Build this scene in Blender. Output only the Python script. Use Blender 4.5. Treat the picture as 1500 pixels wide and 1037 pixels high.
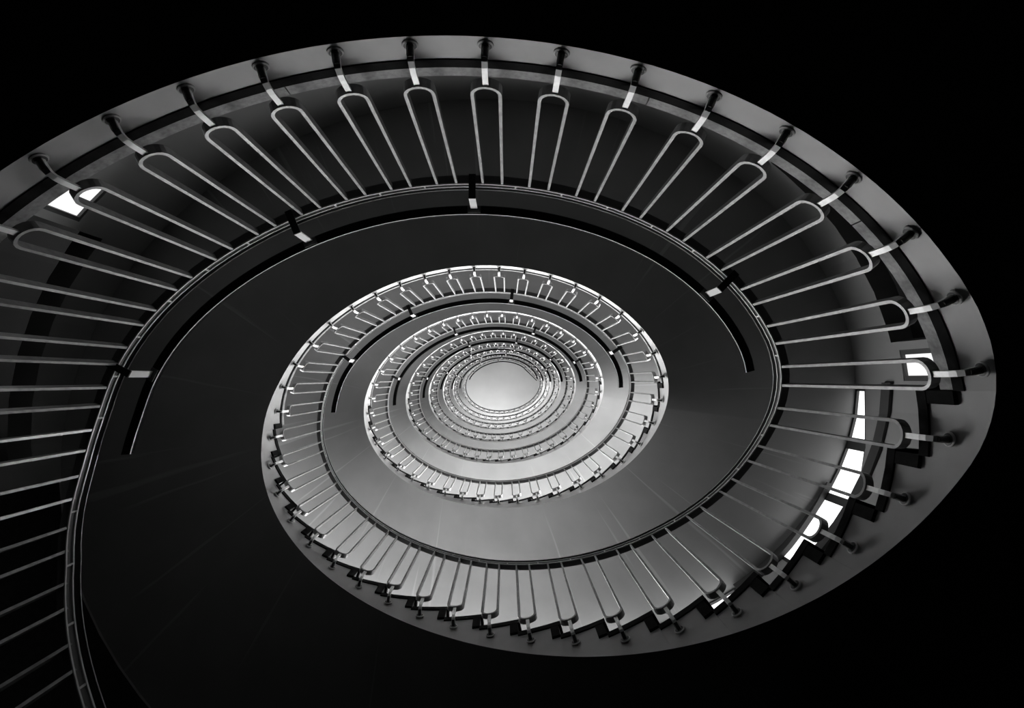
import bpy, math, random
import numpy as np
from mathutils import Matrix, Vector

random.seed(4)
C_ = bpy.context.scene
for o in list(bpy.data.objects):
    bpy.data.objects.remove(o)

# ------------------------------------------------------------------ camera, world, exposure
CAM_Z = 1.643                      # held at head height above the ground floor of the stairwell
cam_data = bpy.data.cameras.new('camera')
cam_data.sensor_width = 36.0
cam_data.lens = 36.0 * 800.0 / 1500.0
cam_data.clip_start = 0.02
cam_data.clip_end = 200
cam = bpy.data.objects.new('camera', cam_data)
C_.collection.objects.link(cam)
up = Vector(((741.8 - 750) / 800.0, (555.5 - 518.5) / 800.0, 1.0)).normalized()
xa = (Vector((1, 0, 0)) - up.x * up).normalized()
ya = up.cross(xa)
rot = Matrix((xa, ya, up)) @ Matrix(((1, 0, 0), (0, -1, 0), (0, 0, -1)))
cam.matrix_world = Matrix.Translation((0, 0, CAM_Z)) @ rot.to_4x4()
C_.camera = cam

world = bpy.data.worlds.new('world')
C_.world = world
world.use_nodes = True
world.node_tree.nodes['Background'].inputs[0].default_value = (0.5, 0.5, 0.5, 1)
world.node_tree.nodes['Background'].inputs[1].default_value = 0.0

C_.view_settings.view_transform = 'Standard'
C_.view_settings.look = 'None'
C_.view_settings.gamma = 1.0
C_.view_settings.use_curve_mapping = False
C_.view_settings.exposure = 0.0

# daylight behind the window strips of each storey (radiance); tuned storey by storey
DAY = {1: .55, 2: 1.1, 3: 1.3, 4: 2.4, 5: 4.2, 6: 6.5, 7: 3.6, 8: .30}
# added area lamps outside the windows stand in for sky light (watts per lamp)
SKY = {1: 104, 2: 260, 3: 165, 4: 165, 5: 210, 6: 230, 7: 100}
STRIP_DAY = 1.6
SLOT = 1.05

# ------------------------------------------------------------------ plan of the oval well (metres)
CX = [-.3233, -1.7643, -.2510, .0006, .0023, -.0797, -.0217, -.0018, .0022]
CY = [.2541, .2715, -1.3547, .0044, .0058, .0148, -.0486, -.0042, -.0008]
STOREY = 3.5
NR = 21.0                          # risers in a flight
TOP = 8


def zL(L):                         # floor height of landing L
    return STOREY * L + (1.4 if L >= TOP else 0.0)


def rise(L):                       # height climbed by the flight that leaves landing L
    return zL(L + 1) - zL(L) if L < TOP else STOREY


def C0(t):
    a = 2 * math.pi * t / 40.0
    v = [1.0]
    for n in (1, 2, 3, 4):
        v += [math.cos(n * a), math.sin(n * a)]
    return Vector((sum(c * w for c, w in zip(CX, v)), sum(c * w for c, w in zip(CY, v))))


def norm(t):                       # outward normal
    d = (C0(t + .02) - C0(t - .02)).normalized()
    return Vector((d.y, -d.x))


def width(t):
    n = norm(t)
    return 1.63 + .2 * n.x * n.x


def P(t, off=0.0, L=1):
    p = C0(t) + norm(t) * off
    if L == TOP and 16.2 < t < 20.9:   # the top landing ends with a straight edge
        a, b = C0(16.2) + norm(16.2) * off, C0(20.9) + norm(20.9) * (off + .34)
        k = (t - 16.2) / 4.7
        p = a.lerp(b, k)
    return p


def step(a, b, x):
    x = min(1.0, max(0.0, (x - a) / (b - a)))
    return x * x * (3 - 2 * x)


def mount_line(L, t):              # height of the baluster mounts, landing L: t 1..20, its flight: t 20..41
    if t < 1:
        return zL(L) - .13 - (1 - t) * (rise(L - 1) if L > 0 else STOREY) / NR
    if t <= 20:
        return zL(L) - .13
    if t <= 41 or L >= TOP:
        return zL(L) - .13 + (min(t, 41) - 20) * rise(L) / NR
    return zL(L + 1) - .13


def smooth_line(L, t, w=.9):
    return sum(mount_line(L, t + d * w) for d in (-1, -.66, -.33, 0, .33, .66, 1)) / 7.0


def soffit(L, t):
    d = .04 + .08 * step(18.4, 21.4, t) - .08 * step(40.5, 43.0, t) + .08 * (1 - step(.5, 3.0, t))
    return smooth_line(L, t, 1.2) - d


RAIL_T = (-2, 0, 1, 4, 8, 16, 20, 22, 25, 27.6, 30, 33, 36, 38.5, 40, 41)
RAIL_D = (1.19, 1.15, 1.12, 1.09, 1.063, 1.063, 1.085, 1.12, 1.14, 1.09, 1.06, 1.11, 1.17, 1.19, 1.15, 1.12)


def rail_z(L, t):                  # top of the prongs
    d = float(np.interp(t, RAIL_T, RAIL_D))
    return smooth_line(L, t) + d


# ------------------------------------------------------------------ materials
def mat(name, col, rough=.6, metal=0.0, spec=.5):
    m = bpy.data.materials.new(name)
    m.use_nodes = True
    b = m.node_tree.nodes['Principled BSDF']
    b.inputs['Base Color'].default_value = (col, col, col, 1)
    b.inputs['Roughness'].default_value = rough
    b.inputs['Metallic'].default_value = metal
    b.inputs['Specular IOR Level'].default_value = spec
    return m


def mottled(name, lo, hi, scale, rough=.6, metal=0.0, bump=.0, detail=6, spec=.5, stretch=None):
    m = mat(name, hi, rough, metal, spec)
    nt = m.node_tree
    b = nt.nodes['Principled BSDF']
    tc = nt.nodes.new('ShaderNodeNewGeometry')
    src = tc.outputs['Position']
    if stretch:
        mp = nt.nodes.new('ShaderNodeMapping')
        mp.inputs['Scale'].default_value = stretch
        nt.links.new(src, mp.inputs[0])
        src = mp.outputs[0]
    n = nt.nodes.new('ShaderNodeTexNoise')
    n.inputs['Scale'].default_value = scale
    n.inputs['Detail'].default_value = detail
    nt.links.new(src, n.inputs['Vector'])
    r = nt.nodes.new('ShaderNodeValToRGB')
    r.color_ramp.elements[0].position = .3
    r.color_ramp.elements[1].position = .7
    r.color_ramp.elements[0].color = (lo, lo, lo, 1)
    r.color_ramp.elements[1].color = (hi, hi, hi, 1)
    nt.links.new(n.outputs['Fac'], r.inputs[0])
    nt.links.new(r.outputs[0], b.inputs['Base Color'])
    if bump:
        bp = nt.nodes.new('ShaderNodeBump')
        bp.inputs['Strength'].default_value = bump
        bp.inputs['Distance'].default_value = .01
        nt.links.new(n.outputs['Fac'], bp.inputs['Height'])
        nt.links.new(bp.outputs[0], b.inputs['Normal'])
    return m


def soffit_material():
    # paint darkened for shade, with faint board marks that run across the soffit
    m = mottled('shaded_soffit_paint', .23, .27, 2.2, .6, bump=.03, spec=.2)
    nt = m.node_tree
    b = nt.nodes['Principled BSDF']
    ramp = [n for n in nt.nodes if n.type == 'VALTORGB'][0]
    uv = nt.nodes.new('ShaderNodeUVMap')
    mp = nt.nodes.new('ShaderNodeMapping')
    mp.inputs['Scale'].default_value = (5.5, .30, 1)
    mp.inputs['Rotation'].default_value = (0, 0, .0)
    nt.links.new(uv.outputs[0], mp.inputs[0])
    n = nt.nodes.new('ShaderNodeTexNoise')
    n.inputs['Scale'].default_value = 1.0
    n.inputs['Detail'].default_value = 3
    nt.links.new(mp.outputs[0], n.inputs['Vector'])
    r = nt.nodes.new('ShaderNodeValToRGB')
    r.color_ramp.elements[0].position = .64
    r.color_ramp.elements[1].position = .70
    r.color_ramp.elements[0].color = (0, 0, 0, 1)
    r.color_ramp.elements[1].color = (.16, .16, .16, 1)
    nt.links.new(n.outputs['Fac'], r.inputs[0])
    mx = nt.nodes.new('ShaderNodeMixRGB')
    mx.inputs[2].default_value = (.80, .80, .80, 1)
    nt.links.new(r.outputs[0], mx.inputs[0])
    nt.links.new(ramp.outputs[0], mx.inputs[1])
    nt.links.new(mx.outputs[0], b.inputs['Base Color'])
    return m


def pane_mat(name, strength):
    m = bpy.data.materials.new(name)
    m.use_nodes = True
    nt = m.node_tree
    nt.nodes.clear()
    e = nt.nodes.new('ShaderNodeEmission')
    e.inputs[1].default_value = strength
    g = nt.nodes.new('ShaderNodeNewGeometry')
    mx = nt.nodes.new('ShaderNodeMixShader')
    out = nt.nodes.new('ShaderNodeOutputMaterial')
    tr = nt.nodes.new('ShaderNodeBsdfTransparent')
    ad = nt.nodes.new('ShaderNodeAddShader')
    nt.links.new(tr.outputs[0], ad.inputs[0])
    nt.links.new(e.outputs[0], ad.inputs[1])
    nt.links.new(g.outputs['Backfacing'], mx.inputs[0])
    nt.links.new(ad.outputs[0], mx.inputs[1])
    nt.links.new(tr.outputs[0], mx.inputs[2])
    nt.links.new(mx.outputs[0], out.inputs[0])
    return m


M_SOFFIT = soffit_material()
M_WALL = mottled('painted_wall', .20, .24, 1.3, .7, spec=.2)
M_SIDE = mottled('shaded_corridor_wall', .012, .018, 1.3, .8, spec=.05)  # near-black colour puts the corridor's shade into the wall
M_FLANK = mottled('shaded_steel_flank', .22, .34, 30, .4, metal=.5)  # shade of the fork flanks put into the colour
M_FASCIA = mottled('lit_fascia_paint', .41, .51, 5, .5, bump=.04, detail=4)  # paler than the soffit; light is put into the colour
M_CONC = mottled('pale_concrete', .48, .62, 9, .6, bump=.12)
M_KERB = mottled('speckled_kerb_stone', .24, .38, 60, .6, bump=.1)
M_STONE = mottled('dark_stone', .008, .014, 30, .85, spec=.08)
M_STEEL = mottled('lit_edge_steel', .85, .98, 40, .55, metal=.45)  # inner fork edges brightened in colour as if lit
M_BOLT = mottled('dark_steel', .05, .09, 60, .5, metal=.4)
M_BLACK = mat('black_grip', .005, .7, spec=.04)
M_ARM = mat('shaded_bracket_arm', .03, .6, spec=.15)  # shade under the arm put into a dark colour
M_CARRIER = mat('dark_grey_carrier', .13, .6, spec=.2)
M_GROUND = mottled('shaded_ground_wall', .012, .02, 20, .8, spec=.1)  # near-black wall colour holds the shade of the ground storey
M_EDGE = mat('steel_and_highlight', .62, .45, .2)  # steel strips and clips; also the painted edge highlights
M_FRAME = mat('dark_window_frame', .03, .5)
M_FLOOR = mottled('dark_terrazzo', .03, .05, 40, .4)
M_CEIL = mottled('ceiling_plaster', .58, .66, .9, .8)
M_TAB = mat('lit_bracket_tab', .8, .5)  # pale colour stands in for light on the upright


# ------------------------------------------------------------------ mesh helpers
def mesh(name, verts, faces, m, uvs=None, smooth=False):
    me = bpy.data.meshes.new(name)
    me.from_pydata([tuple(v) for v in verts], [], faces)
    if uvs:
        l = me.uv_layers.new(name='UVMap')
        for lp in me.loops:
            l.data[lp.index].uv = uvs[lp.vertex_index]
    if smooth:
        for p in me.polygons:
            p.use_smooth = True
        me.set_sharp_from_angle(angle=math.radians(40))
    me.materials.append(m)
    me.update()
    return me


def put(name, me, parent=None, matrix=None):
    o = bpy.data.objects.new(name, me)
    C_.collection.objects.link(o)
    if parent:
        o.parent = parent
    if matrix is not None:
        o.matrix_local = matrix
    return o


def empty(name, loc):
    o = bpy.data.objects.new(name, None)
    o.empty_display_size = .2
    o.location = loc
    C_.collection.objects.link(o)
    return o


def tag(o, label=None, cat=None, group=None, kind=None):
    if label: o['label'] = label
    if cat: o['category'] = cat
    if group: o['group'] = group
    if kind: o['kind'] = kind
    return o


def sweep(ts, ring, closed_caps=True):
    """ring(t) -> list of 3D points; returns verts, faces"""
    V, F = [], []
    n = None
    for i, t in enumerate(ts):
        r = ring(t)
        n = len(r)
        V += r
        if i:
            a, b = (i - 1) * n, i * n
            for j in range(n):
                k = (j + 1) % n
                F.append((a + j, a + k, b + k, b + j))
    if closed_caps:
        F.append(tuple(range(n - 1, -1, -1)))
        e = (len(ts) - 1) * n
        F.append(tuple(range(e, e + n)))
    return V, F


def frange(a, b, d):
    n = max(1, int(math.ceil((b - a) / d - 1e-6)))
    return [a + (b - a) * i / n for i in range(n + 1)]


def rel(V, base):
    return [(v[0] - base.x, v[1] - base.y, v[2] - base.z) for v in V]


def paint_fascia(o):               # the well face is glossier, with light put into its colour
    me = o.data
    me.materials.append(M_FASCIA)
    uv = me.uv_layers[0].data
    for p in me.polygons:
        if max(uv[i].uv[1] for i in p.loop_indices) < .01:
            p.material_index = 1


def P3(t, off, z, L=1):
    p = P(t, off, L)
    return (p.x, p.y, z)


ORD = {0: 'lowest', 1: 'nearest', 2: 'second', 3: 'third', 4: 'fourth', 5: 'fifth', 6: 'sixth', 7: 'seventh', 8: 'topmost'}
SIZE = {1: 'largest, cut by the left frame edge', 2: 'ringing the second oval', 3: 'ringing the third oval',
        4: 'ringing the fourth oval', 5: 'ringing the fifth oval', 6: 'ringing the sixth oval',
        7: 'ringing the seventh oval', 8: 'edging the ceiling disc'}

T0, T1, T2 = .3, 20.3, 41 - .7     # landing from T0 to T1, flight from T1 to T2

# ------------------------------------------------------------------ setting: floor, ceiling, wall
COARSE = [i * .5 for i in range(81)]


def floor_disc(name, z, th, m, extra=.2):
    pts = [P(t, width(t) + extra) for t in COARSE[:-1]]
    n = len(pts)
    V = [(p.x, p.y, z) for p in pts] + [(p.x, p.y, z + th) for p in pts]
    F = [tuple(range(n)), tuple(range(2 * n - 1, n - 1, -1))]
    F += [(i, i + n, (i + 1) % n + n, (i + 1) % n) for i in range(n)]
    return tag(put(name, mesh(name, V, F, m)), kind='structure')


CEIL = zL(TOP) + 3.3
floor_disc('floor', -.2, .2, M_FLOOR)
floor_disc('ceiling', CEIL, .2, M_CEIL)

STRIP = .42
OPEN_L = (T0, 3.3)
OPEN_R = (17.2, 20.15)
SLOT_L = (3.42, 4.05)
SLOT_R = (20.25, 20.62)
STAIR_WIN = (20.7, 40.1)


def sill(L, t, tall):
    # clerestory strip beside the first steps, unseen tall windows beyond, sized for their light
    top = soffit(L + 1, t)
    return max(top - 2.3, mount_line(L, t) + 1.0) if tall else top - STRIP * (.35 + .65 * step(20.7, 22.2, t))


TALL = {L: 20.6 for L in range(1, TOP)}  # upper storeys: unseen tall windows from the first steps, added for light
TALL[1] = 28.8


def holes(tm):
    """list of (z0(t), z1(t)) openings in the wall column at tm"""
    h = []
    for L in range(1, TOP + 1):
        f = zL(L)
        if OPEN_L[0] < tm < OPEN_L[1] or OPEN_R[0] < tm < OPEN_R[1]:
            h.append((lambda t, f=f: f, lambda t, f=f: f + 2.82))
        elif SLOT_L[0] < tm < SLOT_L[1] or SLOT_R[0] < tm < SLOT_R[1]:
            h.append((lambda t, f=f: f + .9, lambda t, f=f, d=2.5 if tm < 10 else 2.74: f + d))
        elif STAIR_WIN[0] < tm < STAIR_WIN[1] and (L == TOP or not 23.5 < tm < 24.4):
            if L < TOP:
                h.append((lambda t, L=L: sill(L, t, tm > TALL[L]), lambda t, L=L: soffit(L + 1, t) - .002))
            else:
                h.append((lambda t: CEIL - 1.6, lambda t: CEIL - .2))
    return h


cols = sorted(set([round(x, 3) for x in COARSE + list(OPEN_L) + list(OPEN_R) + list(SLOT_L) + list(SLOT_R) + list(STAIR_WIN) + [23.5, 24.4, 28.8]]))
V, F, idx = [], [], {}


def vid(p):
    k = (round(p[0], 4), round(p[1], 4), round(p[2], 4))
    if k not in idx:
        idx[k] = len(V)
        V.append(k)
    return idx[k]


def ground_top(t):                 # ground-storey shade is painted on the wall up to the first landing and flight
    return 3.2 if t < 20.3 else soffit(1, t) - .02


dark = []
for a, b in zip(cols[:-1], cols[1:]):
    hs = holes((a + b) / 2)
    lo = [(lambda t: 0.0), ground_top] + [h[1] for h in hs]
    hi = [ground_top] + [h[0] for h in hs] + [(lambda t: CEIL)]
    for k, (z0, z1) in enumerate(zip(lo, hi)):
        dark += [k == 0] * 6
        q = []
        for t in (a, b):
            for off in (width(t), width(t) + .2):
                q += [vid(P3(t, off, z0(t))), vid(P3(t, off, z1(t)))]
        a0, a1, A0, A1, b0, b1, B0, B1 = q
        F += [(a0, a1, b1, b0), (A0, B0, B1, A1), (a0, b0, B0, A0), (a1, A1, B1, b1), (a0, A0, A1, a1), (b0, b1, B1, B0)]
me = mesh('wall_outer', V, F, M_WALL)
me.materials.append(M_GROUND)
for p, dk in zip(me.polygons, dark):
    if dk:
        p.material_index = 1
tag(put('wall_outer', me), kind='structure')

# corridor walls seen through the doorless openings at both ends of every landing
for nm, (a, b) in (('wall_left', (.05, 3.6)), ('wall_right', (16.9, 20.24))):
    V, F = [], []
    # back wall of each corridor bay, and cheek walls added to keep lamplight out
    for ts, i0, i1 in ((frange(a, b, .6), 1.3, 1.5), ([a - .25, a], .2, 1.5), ([b, b + .2], .2, 1.5)):
        def ring(t):
            w = width(t)
            return [P3(t, w + i0, zL(1)), P3(t, w + i1, zL(1)), P3(t, w + i1, CEIL), P3(t, w + i0, CEIL)]
        v, f = sweep(ts, ring)
        F += [tuple(q + len(V) for q in ff) for ff in f]
        V += v
    tag(put(nm, mesh(nm, V, F, M_SIDE)), kind='structure')


def ring(t):
    z = soffit(2, t) - .41
    w = width(t)
    return [P3(t, w - .03, z - .11), P3(t, w + .001, z - .11), P3(t, w + .001, z), P3(t, w - .03, z)]


V, F = sweep(frange(20.64, 23.4, .4), ring)
tag(put('trim_1', mesh('trim_1', V, F, M_FRAME)), kind='structure')


def ring(t):                       # dark tapering beam under the soffit at the window pier
    z = soffit(2, t) - .03
    w = width(t)
    d = .02 + .10 * step(22.0, 24.0, t)
    return [P3(t, w - .05, z - d), P3(t, w + .001, z - d), P3(t, w + .001, z), P3(t, w - .05, z)]


V, F = sweep(frange(22.1, 24.4, .3), ring)
tag(put('trim_2', mesh('trim_2', V, F, M_FRAME)), kind='structure')

# ------------------------------------------------------------------ windows
win_n = 0


def window(L, a, b, z0, z1, strength_mat, bars=1):
    """frame ring with a pane set in the wall opening between columns a and b"""
    global win_n
    win_n += 1
    ts = frange(a, b, .5)
    fr = .022
    V, F = [], []

    def box(ta, tb, za, zb, zc, zd):   # prism between columns ta, tb (za..zb at ta, zc..zd at tb)
        s = len(V)
        for t, p, q in ((ta, za, zb), (tb, zc, zd)):
            for off in (width(t) + .005, width(t) + .07):
                V.append(P3(t, off, p)); V.append(P3(t, off, q))
        F.extend([tuple(s + i for i in f) for f in ((0, 1, 5, 4), (2, 6, 7, 3), (0, 4, 6, 2), (1, 3, 7, 5), (0, 2, 3, 1), (4, 5, 7, 6))])
    for p, q in zip(ts[:-1], ts[1:]):
        box(p, q, z0(p), z0(p) + fr, z0(q), z0(q) + fr)
        box(p, q, z1(p) - fr, z1(p), z1(q) - fr, z1(q))
    d = .06
    box(a, a + d, z0(a), z1(a), z0(a + d), z1(a + d))
    box(b - d, b, z0(b - d), z1(b - d), z0(b), z1(b))
    base = Vector(P3((a + b) / 2, width(a) + .1, z0((a + b) / 2)))
    e = put('window_%d' % win_n, mesh('window_frame', rel(V, base), F, M_FRAME))
    e.location = base
    tag(e, kind='structure')
    Vp, Fp = [], []
    for i, t in enumerate(ts):
        Vp += [P3(t, width(t) + .03, z0(t)), P3(t, width(t) + .03, z1(t))]
        if i:
            s = 2 * i
            Fp += [(s - 2, s - 1, s + 1, s)]
    put('pane', mesh('pane', rel(Vp, base), Fp, strength_mat), e)
    return e


M_SLOT = pane_mat('daylit_slot_glass', SLOT)
M_STRIP = pane_mat('daylit_strip_glass', STRIP_DAY)
for L in range(1, TOP + 1):
    pm = pane_mat('daylit_glass', DAY[L])
    for a, b in (SLOT_L, SLOT_R):
        f = zL(L)
        window(L, a, b, lambda t, f=f: f + .9, lambda t, f=f, d=2.5 if a < 10 else 2.74: f + d, M_SLOT)
    edges = [20.7, 21.5, 22.3, 23.5, 24.4, 26.6, 28.8, 31.0, 33.2, 35.4, 37.6, 40.1]
    for a, b in zip(edges[:-1], edges[1:]):
        if L < TOP and a == 23.5:
            continue
        if L < TOP:
            hi = a >= TALL[L] - .01
            window(L, a, b, lambda t, L=L, hi=hi: sill(L, t, hi),
                   lambda t, L=L: soffit(L + 1, t) - .002, pm if hi else M_STRIP)
        else:
            window(L, a, b, lambda t: CEIL - 1.6, lambda t: CEIL - .2, pm)

for L in range(1, TOP):
    for t in (29.9, 32.1, 34.3, 36.5, 38.6) if L == 1 else (21.8, 23.0, 25.5, 27.7, 29.9, 32.1, 34.3, 36.5, 38.8):
        ld = bpy.data.lights.new('sky_fill_lamp', 'AREA')  # added lamp standing in for light from the sky
        ld.shape = 'RECTANGLE'
        ld.size, ld.size_y = 2.0, 2.0
        ld.energy = SKY[L] * ((.55 + .9 * step(28, 39, t)) if L == 1 else (1.5 if t < 24 else 1.0))
        lo = bpy.data.objects.new('sky_fill_lamp', ld)
        C_.collection.objects.link(lo)
        zc = (sill(L, t, True) + soffit(L + 1, t)) / 2
        pos = Vector(P3(t, width(t) + 1.0, zc + .9))
        aim = Vector(P3(t, 0, zc - 1.0))
        lo.location = pos
        lo.rotation_euler = (aim - pos).to_track_quat('-Z', 'Y').to_euler()

# ------------------------------------------------------------------ landings
for L in range(1, TOP + 1):
    base = Vector(P3(10, 0, zL(L)))
    e = empty('landing', base)
    tag(e, '%s pale half-oval landing from the camera, %s' % (ORD[L], SIZE[L]), 'landing', 'level half-oval landings')
    V, F, U = [], [], []
    ts = frange(T0, T1, .22)
    nrad = 5

    def ring(t):
        w = width(t)
        zt = zL(L) - .045
        zb = soffit(L, t)
        r = [P3(t, 0, zt, L), P3(t, .018 * (step(16.5, 20.3, t) + 1 - step(.3, 4, t)), zb, L)]
        r += [P3(t, w * k, zb, L) for k in (.3, .65, .999)]
        r += [P3(t, w * .999, zt, L)]
        return r
    V, F = sweep(ts, ring)
    U = [(t, v) for t in ts for v in (0, 0, .5, 1, 1.6, 1.6)]
    paint_fascia(put('slab', mesh('slab', rel(V, base), F, M_SOFFIT, U, smooth=True), e))

    def ring(t):
        w = width(t)
        return [P3(t, -.004, zL(L) - .045, L), P3(t, w * .999, zL(L) - .045, L), P3(t, w * .999, zL(L), L), P3(t, -.004, zL(L), L)]
    V, F = sweep(ts, ring)
    put('stone_floor', mesh('stone_floor', rel(V, base), F, M_STONE), e)

    def ring(t):
        return [P3(t, .002, zL(L), L), P3(t, .06, zL(L), L), P3(t, .06, zL(L) + .06, L), P3(t, .002, zL(L) + .062, L)]
    for a, b in zip((T0 + .1, 4.6, 9.1, 14.3, 17.6), (4.6, 9.1, 14.3, 17.6, T1 + .01)):
        V, F = sweep(frange(a, b - .02, .33), ring)
        put('kerb_stone', mesh('kerb_stone', rel(V, base), F, M_KERB), e)

# ------------------------------------------------------------------ flights of stairs
for L in range(0, TOP):
    h = rise(L) / NR
    base = Vector(P3(30, 0, zL(L)))
    e = empty('stair_flight', base)
    where = {0: 'lower left, mostly outside the frame', 1: 'sweeping across the bottom of the photo'}.get(L, 'below the %s landing ring' % ORD[L + 1])
    tag(e, 'curved flight of steps climbing from the %s landing, %s' % (ORD[L] if L else 'ground', where), 'staircase', 'curved stair flights')
    V, F, U, idx = [], [], [], {}

    def vid2(p, uv):
        k = (round(p[0], 4), round(p[1], 4), round(p[2], 4))
        if k not in idx:
            idx[k] = len(V)
            V.append(k)
            U.append(uv)
        return idx[k]
    for j in range(1, 21):
        a, b = 20 + j - .7, 20 + j + .3
        zt = zL(L) + j * h - .045
        tt = frange(a, b, .2)
        prev = None
        for t in tt:
            w = width(t)
            zb = soffit(L, t)
            ids = [vid2(P3(t, 0, zt), (t, 0)), vid2(P3(t, .018, zb), (t, 0))]
            ids += [vid2(P3(t, w * k, zb), (t, k * 1.6)) for k in (.3, .65, .999)]
            ids += [vid2(P3(t, w * .999, zt), (t, 1.6))]
            if prev:
                n = len(ids)
                for i in range(n):
                    k = (i + 1) % n
                    F.append((prev[i], prev[k], ids[k], ids[i]))
            else:
                F.append(tuple(reversed(ids)))
            prev = ids
        F.append(tuple(prev))
    paint_fascia(put('waist', mesh('waist', rel(V, base), F, M_SOFFIT, U, smooth=True), e))
    for j in range(1, 22):
        a = 20 + j - .7
        if j <= 20:
            c = Vector(P3(a + .5, 0, zL(L) + j * h))
            ts = frange(a - .06, a + 1.0, .36)
            zt = zL(L) + j * h

            def ring(t):
                w = width(t)
                return [P3(t, -.008, zt - .045), P3(t, w * .998, zt - .045), P3(t, w * .998, zt), P3(t, -.008, zt)]
            Vt, Ft = sweep(ts, ring)
            o = put('tread', mesh('tread', rel(Vt, c), Ft, M_STONE), e)
            o.location = c - base
        c = Vector(P3(a, 0, zL(L) + (j - 1) * h))
        z0 = zL(L) + (j - 1) * h
        z1 = zL(L) + j * h - .045

        def ring(t):
            w = width(t)
            return [P3(t, -.007, z0), P3(t, w * .998, z0), P3(t, w * .998, z1), P3(t, -.007, z1)]
        Vt, Ft = sweep([a, a + .2], ring)
        o = put('riser', mesh('riser', rel(Vt, c), Ft, M_STONE), e)
        o.location = c - base


# ------------------------------------------------------------------ railings
def frame_at(t, L):
    p = P(t, 0, L)
    d = (P(t + .05, 0, L) - P(t - .05, 0, L)).normalized()
    x = Vector((d.x, d.y, 0))
    z = Vector((0, 0, 1))
    y = z.cross(x)                 # points into the well
    m = Matrix((x, y, z)).transposed().to_4x4()
    m.translation = Vector((p.x, p.y, mount_line(L, t)))
    return m


def bar(path, normals, th, lo, hi):
    """flat bar: path points in local XZ, in-plane normals, depth lo..hi along Y"""
    V, F = [], []
    for i, (p, n) in enumerate(zip(path, normals)):
        for s, y in ((-1, lo), (1, lo), (1, hi), (-1, hi)):
            V.append((p[0] + n[0] * s * th / 2, y, p[1] + n[1] * s * th / 2))
        if i:
            a, b = 4 * (i - 1), 4 * i
            for j in range(4):
                k = (j + 1) % 4
                F.append((a + j, a + k, b + k, b + j))
    F.append((3, 2, 1, 0))
    e = 4 * (len(path) - 1)
    F.append((e, e + 1, e + 2, e + 3))
    return V, F


def baluster_mesh(zl, zr):
    R, zb = .050, .125
    path = [(-R, zl)]
    nor = [(1, 0)]
    path.append((-R, zb + R)); nor.append((1, 0))
    for i in range(1, 10):
        a = math.pi * i / 10
        path.append((-R * math.cos(a), zb + R - R * math.sin(a)))
        nor.append((math.cos(a), math.sin(a)))
    path.append((R, zb + R)); nor.append((-1, 0))
    path.append((R, zr)); nor.append((-1, 0))
    V, F = bar(path, nor, .0125, .043, .077)
    # stem: flat bar from the fork down, bending into the fascia
    st = [(.066, zb + .004), (.066, .05), (.062, .025), (.052, .008), (.038, 0), (.0, 0)]
    nn = [(1, 0), (1, 0), (.9, .4), (.6, .8), (0, 1), (0, 1)]
    s = len(V)
    wd = .010
    for i, (p, n) in enumerate(zip(st, nn)):
        th = .0055 if i < 3 else .008
        w = wd if i < 4 else .012
        for sx, sn in ((-1, -1), (1, -1), (1, 1), (-1, 1)):
            V.append((sx * w, p[0] - n[0] * sn * th, p[1] - n[1] * sn * th * -1))
        if i:
            a, b = s + 4 * (i - 1), s + 4 * i
            for j in range(4):
                k = (j + 1) % 4
                F.append((a + j, a + k, b + k, b + j))
    F.append((s + 3, s + 2, s + 1, s))
    return V, F


def rosette_mesh():
    V, F = [], []
    prof = [(.027, .0), (.027, .004), (.022, .007), (.012, .008), (.0115, .03), (.011, .046)]
    n = 14
    for r, y in prof:
        for i in range(n):
            a = 2 * math.pi * i / n
            V.append((r * math.cos(a), y, r * math.sin(a)))
    for k in range(len(prof) - 1):
        for i in range(n):
            j = (i + 1) % n
            F.append((k * n + i, k * n + j, (k + 1) * n + j, (k + 1) * n + i))
    F.append(tuple(range(len(V) - n, len(V))))
    return V, F


ROSETTE = mesh('mounting_plate', *rosette_mesh(), M_CONC, smooth=True)
ROSETTE.materials.append(M_BOLT)
for p in ROSETTE.polygons:
    if p.center.y > .0075:
        p.material_index = 1
bal_cache = {}
G0, G1 = .032, .072                # the grip lies this far inside the fascia


def off_in(t, d, L):               # point d metres inside the fascia line
    return P(t, -d, L)


def rail_sweep(L, ts, d0, d1, h0, h1):
    def ring(t):
        z = rail_z(L, t)
        a, b = P(t, -d0, L), P(t, -d1, L)
        return [(a.x, a.y, z + h0), (b.x, b.y, z + h0), (b.x, b.y, z + h1), (a.x, a.y, z + h1)]
    return sweep(ts, ring)


BRACKETS = {1: (2.73, 7.56, 11.56, 17.46), 2: (3.74, 7.48, 12.58, 18.37), 3: (2.62, 8.3, 14.44, 18.4), 4: (2.67, 8.33, 13.38, 17.35),
            5: (3.61, 7.45, 13.43, 18.4), 6: (3.29, 8.17, 12.26, 17.09), 7: (2.86, 7.29, 11.45, 17.22), 8: (4.59, 10.49, 16.66)}
ENDS = {1: (.56, 19.77), 2: (.61, 20.5), 3: (.2, 20.2), 4: (.28, 20.3), 5: (1.0, 20.4), 6: (.73, 20.2), 7: (.56, 19.95), 8: (2.48, 20.3)}


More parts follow.
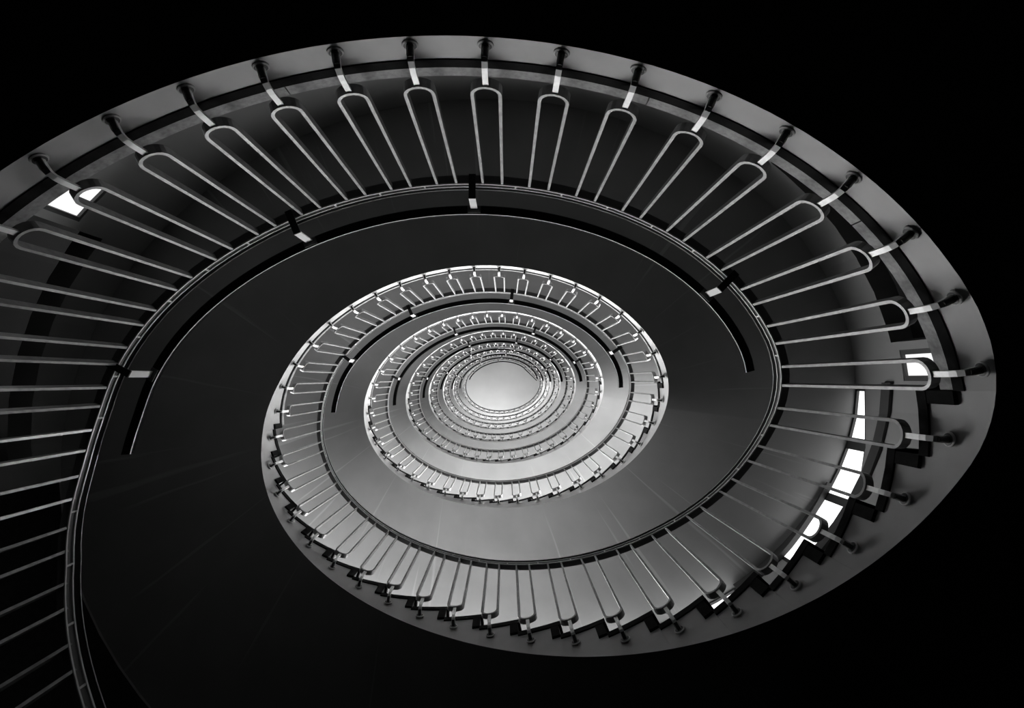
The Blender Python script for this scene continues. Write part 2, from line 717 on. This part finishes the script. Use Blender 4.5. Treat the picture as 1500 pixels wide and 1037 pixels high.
def add_balusters(L, rng, e, base):
    for i in rng:
        m = frame_at(i, L)
        z = m.translation.z
        k = .0525 / .2545
        zl, zr = rail_z(L, i - k) - z + .012, rail_z(L, i + k) - z + .012
        key = (round(zl, 3), round(zr, 3))
        if key not in bal_cache:
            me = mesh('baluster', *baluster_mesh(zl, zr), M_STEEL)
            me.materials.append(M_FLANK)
            for p in me.polygons:  # outward face and flanks painted in shade, inner edge painted as lit
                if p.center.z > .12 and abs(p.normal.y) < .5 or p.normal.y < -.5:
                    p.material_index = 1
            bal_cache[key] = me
        mm = m.copy()
        mm.translation = m.translation - base
        o = put('baluster', bal_cache[key], e, mm)
        put('mounting_plate', ROSETTE, o)


def add_rail(L, a, b, e, base):
    ts = frange(a, b, .3)
    V, F = rail_sweep(L, ts, G0, G1, 0, .045)
    put('rail_carrier', mesh('rail_carrier', rel(V, base), F, M_CARRIER), e)
    V, F = rail_sweep(L, ts, G0 - .002, G1 + .004, .0452, .086)
    put('handrail', mesh('handrail', rel(V, base), F, M_BLACK), e)
    # two thin steel strips on the inner face and a painted highlight on the upper arris
    for h0, h1, d in ((-.004, .004, .004), (.038, .0455, .004)):
        V, F = rail_sweep(L, ts, G1, G1 + d + .003, h0, h1)
        tag(put('edge_strip', mesh('edge_strip', rel(V, base), F, M_EDGE), e), 'thin pale steel strip on the black handrail')
    V, F = rail_sweep(L, ts, G1 + .003, G1 + .007, .0825, .0865)
    put('arris_highlight', mesh('arris_highlight', rel(V, base), F, M_EDGE), e)
    # joints between the strips, one per baluster gap
    V, F = [], []
    for i in range(int(math.ceil(a)), int(b) + 1):
        t = i + .5
        if t > b:
            continue
        v, f = rail_sweep(L, [t - .018, t + .018], G1, G1 + .006, .0, .042)
        v = rel(v, base)
        if L <= 2:
            put('joint_clip', mesh('joint_clip', v, f, M_EDGE), e)
        else:
            s = len(V)
            V += v
            F += [tuple(s + q for q in ff) for ff in f]
    if V:
        tag(put('joint_clip', mesh('joint_clip', V, F, M_EDGE), e), kind='stuff')


for L in range(1, TOP + 1):
    base = Vector(P3(10, 0, zL(L)))
    e = empty('landing_railing', base)
    tag(e, 'steel fork railing with raised black rail on the %s landing, %s' % (ORD[L], SIZE[L].replace(', cut by the left frame edge', '')), 'railing', 'landing railings')
    add_balusters(L, range(1, 21), e, base)
    add_rail(L, T0, T1, e, base)
    a, b = ENDS[L]

    def ring(t):
        z = rail_z(L, t) + .17
        r = []
        g = 0 if L < 2 else .007
        for d, hh in ((.135 - g, .006), (.141 - g, 0), (.176, 0), (.182, .006), (.182, .038), (.176, .044), (.141 - g, .044), (.135 - g, .038)):
            p = P(t, -d, L)
            r.append((p.x, p.y, z + hh))
        return r
    V, F = sweep(frange(a, b, .3), ring)
    g = put('guard_rail', mesh('guard_rail', rel(V, base), F, M_BLACK), e)
    tag(g, 'raised black guard rail inside the handrail')

    def ring(t):
        z = rail_z(L, t) + .17
        p, q = P(t, -.1815, L), P(t, -.1835, L)
        return [(p.x, p.y, z + .004), (q.x, q.y, z + .004), (q.x, q.y, z + .012), (p.x, p.y, z + .012)]
    V, F = sweep(frange(a, b, .3), ring)
    if L < 3:
        put('guard_rail_highlight', mesh('guard_rail_highlight', rel(V, base), F, M_EDGE), g)  # pale strip painted as the highlight of the rail's edge
    for t in BRACKETS[L]:
        m = frame_at(t, L)
        z = rail_z(L, t)
        w = .018
        m2 = m.copy()
        m2.translation = Vector((m.translation.x, m.translation.y, z)) - base
        # flat arm under the handrail
        def boxm(x0, x1, y0, y1, z0, z1):
            V = [(x, y, zz) for x in (x0, x1) for y in (y0, y1) for zz in (z0, z1)]
            F = [(0, 1, 3, 2), (4, 6, 7, 5), (0, 4, 5, 1), (2, 3, 7, 6), (0, 2, 6, 4), (1, 5, 7, 3)]
            return V, F
        br = put('bracket', mesh('bracket', *boxm(-w, w, G0 - .002, .158, -.014, -.005), M_ARM), e, m2)
        tag(put('bracket_upright', mesh('bracket_upright', *boxm(-w, w, .150, .158, -.005, .168), M_TAB), br), 'pale upright tab')
        put('base_plate', mesh('base_plate', *boxm(-.036, .036, .139, .178, .165, .170), M_BOLT), br)

for L in range(0, TOP):
    base = Vector(P3(30, 0, zL(L)))
    e = empty('stair_railing', base)
    where = {0: 'cut off at lower left', 1: 'along the bottom of the photo'}.get(L, 'on the near side of the %s oval' % ORD[L])
    tag(e, 'sloping steel fork railing from the %s landing, %s' % (ORD[L] if L else 'ground', where), 'railing', 'stair railings')
    lo = 27 if L == 0 else 21
    add_balusters(L, range(lo, 41), e, base)
    add_rail(L, lo - .7, T2, e, base)
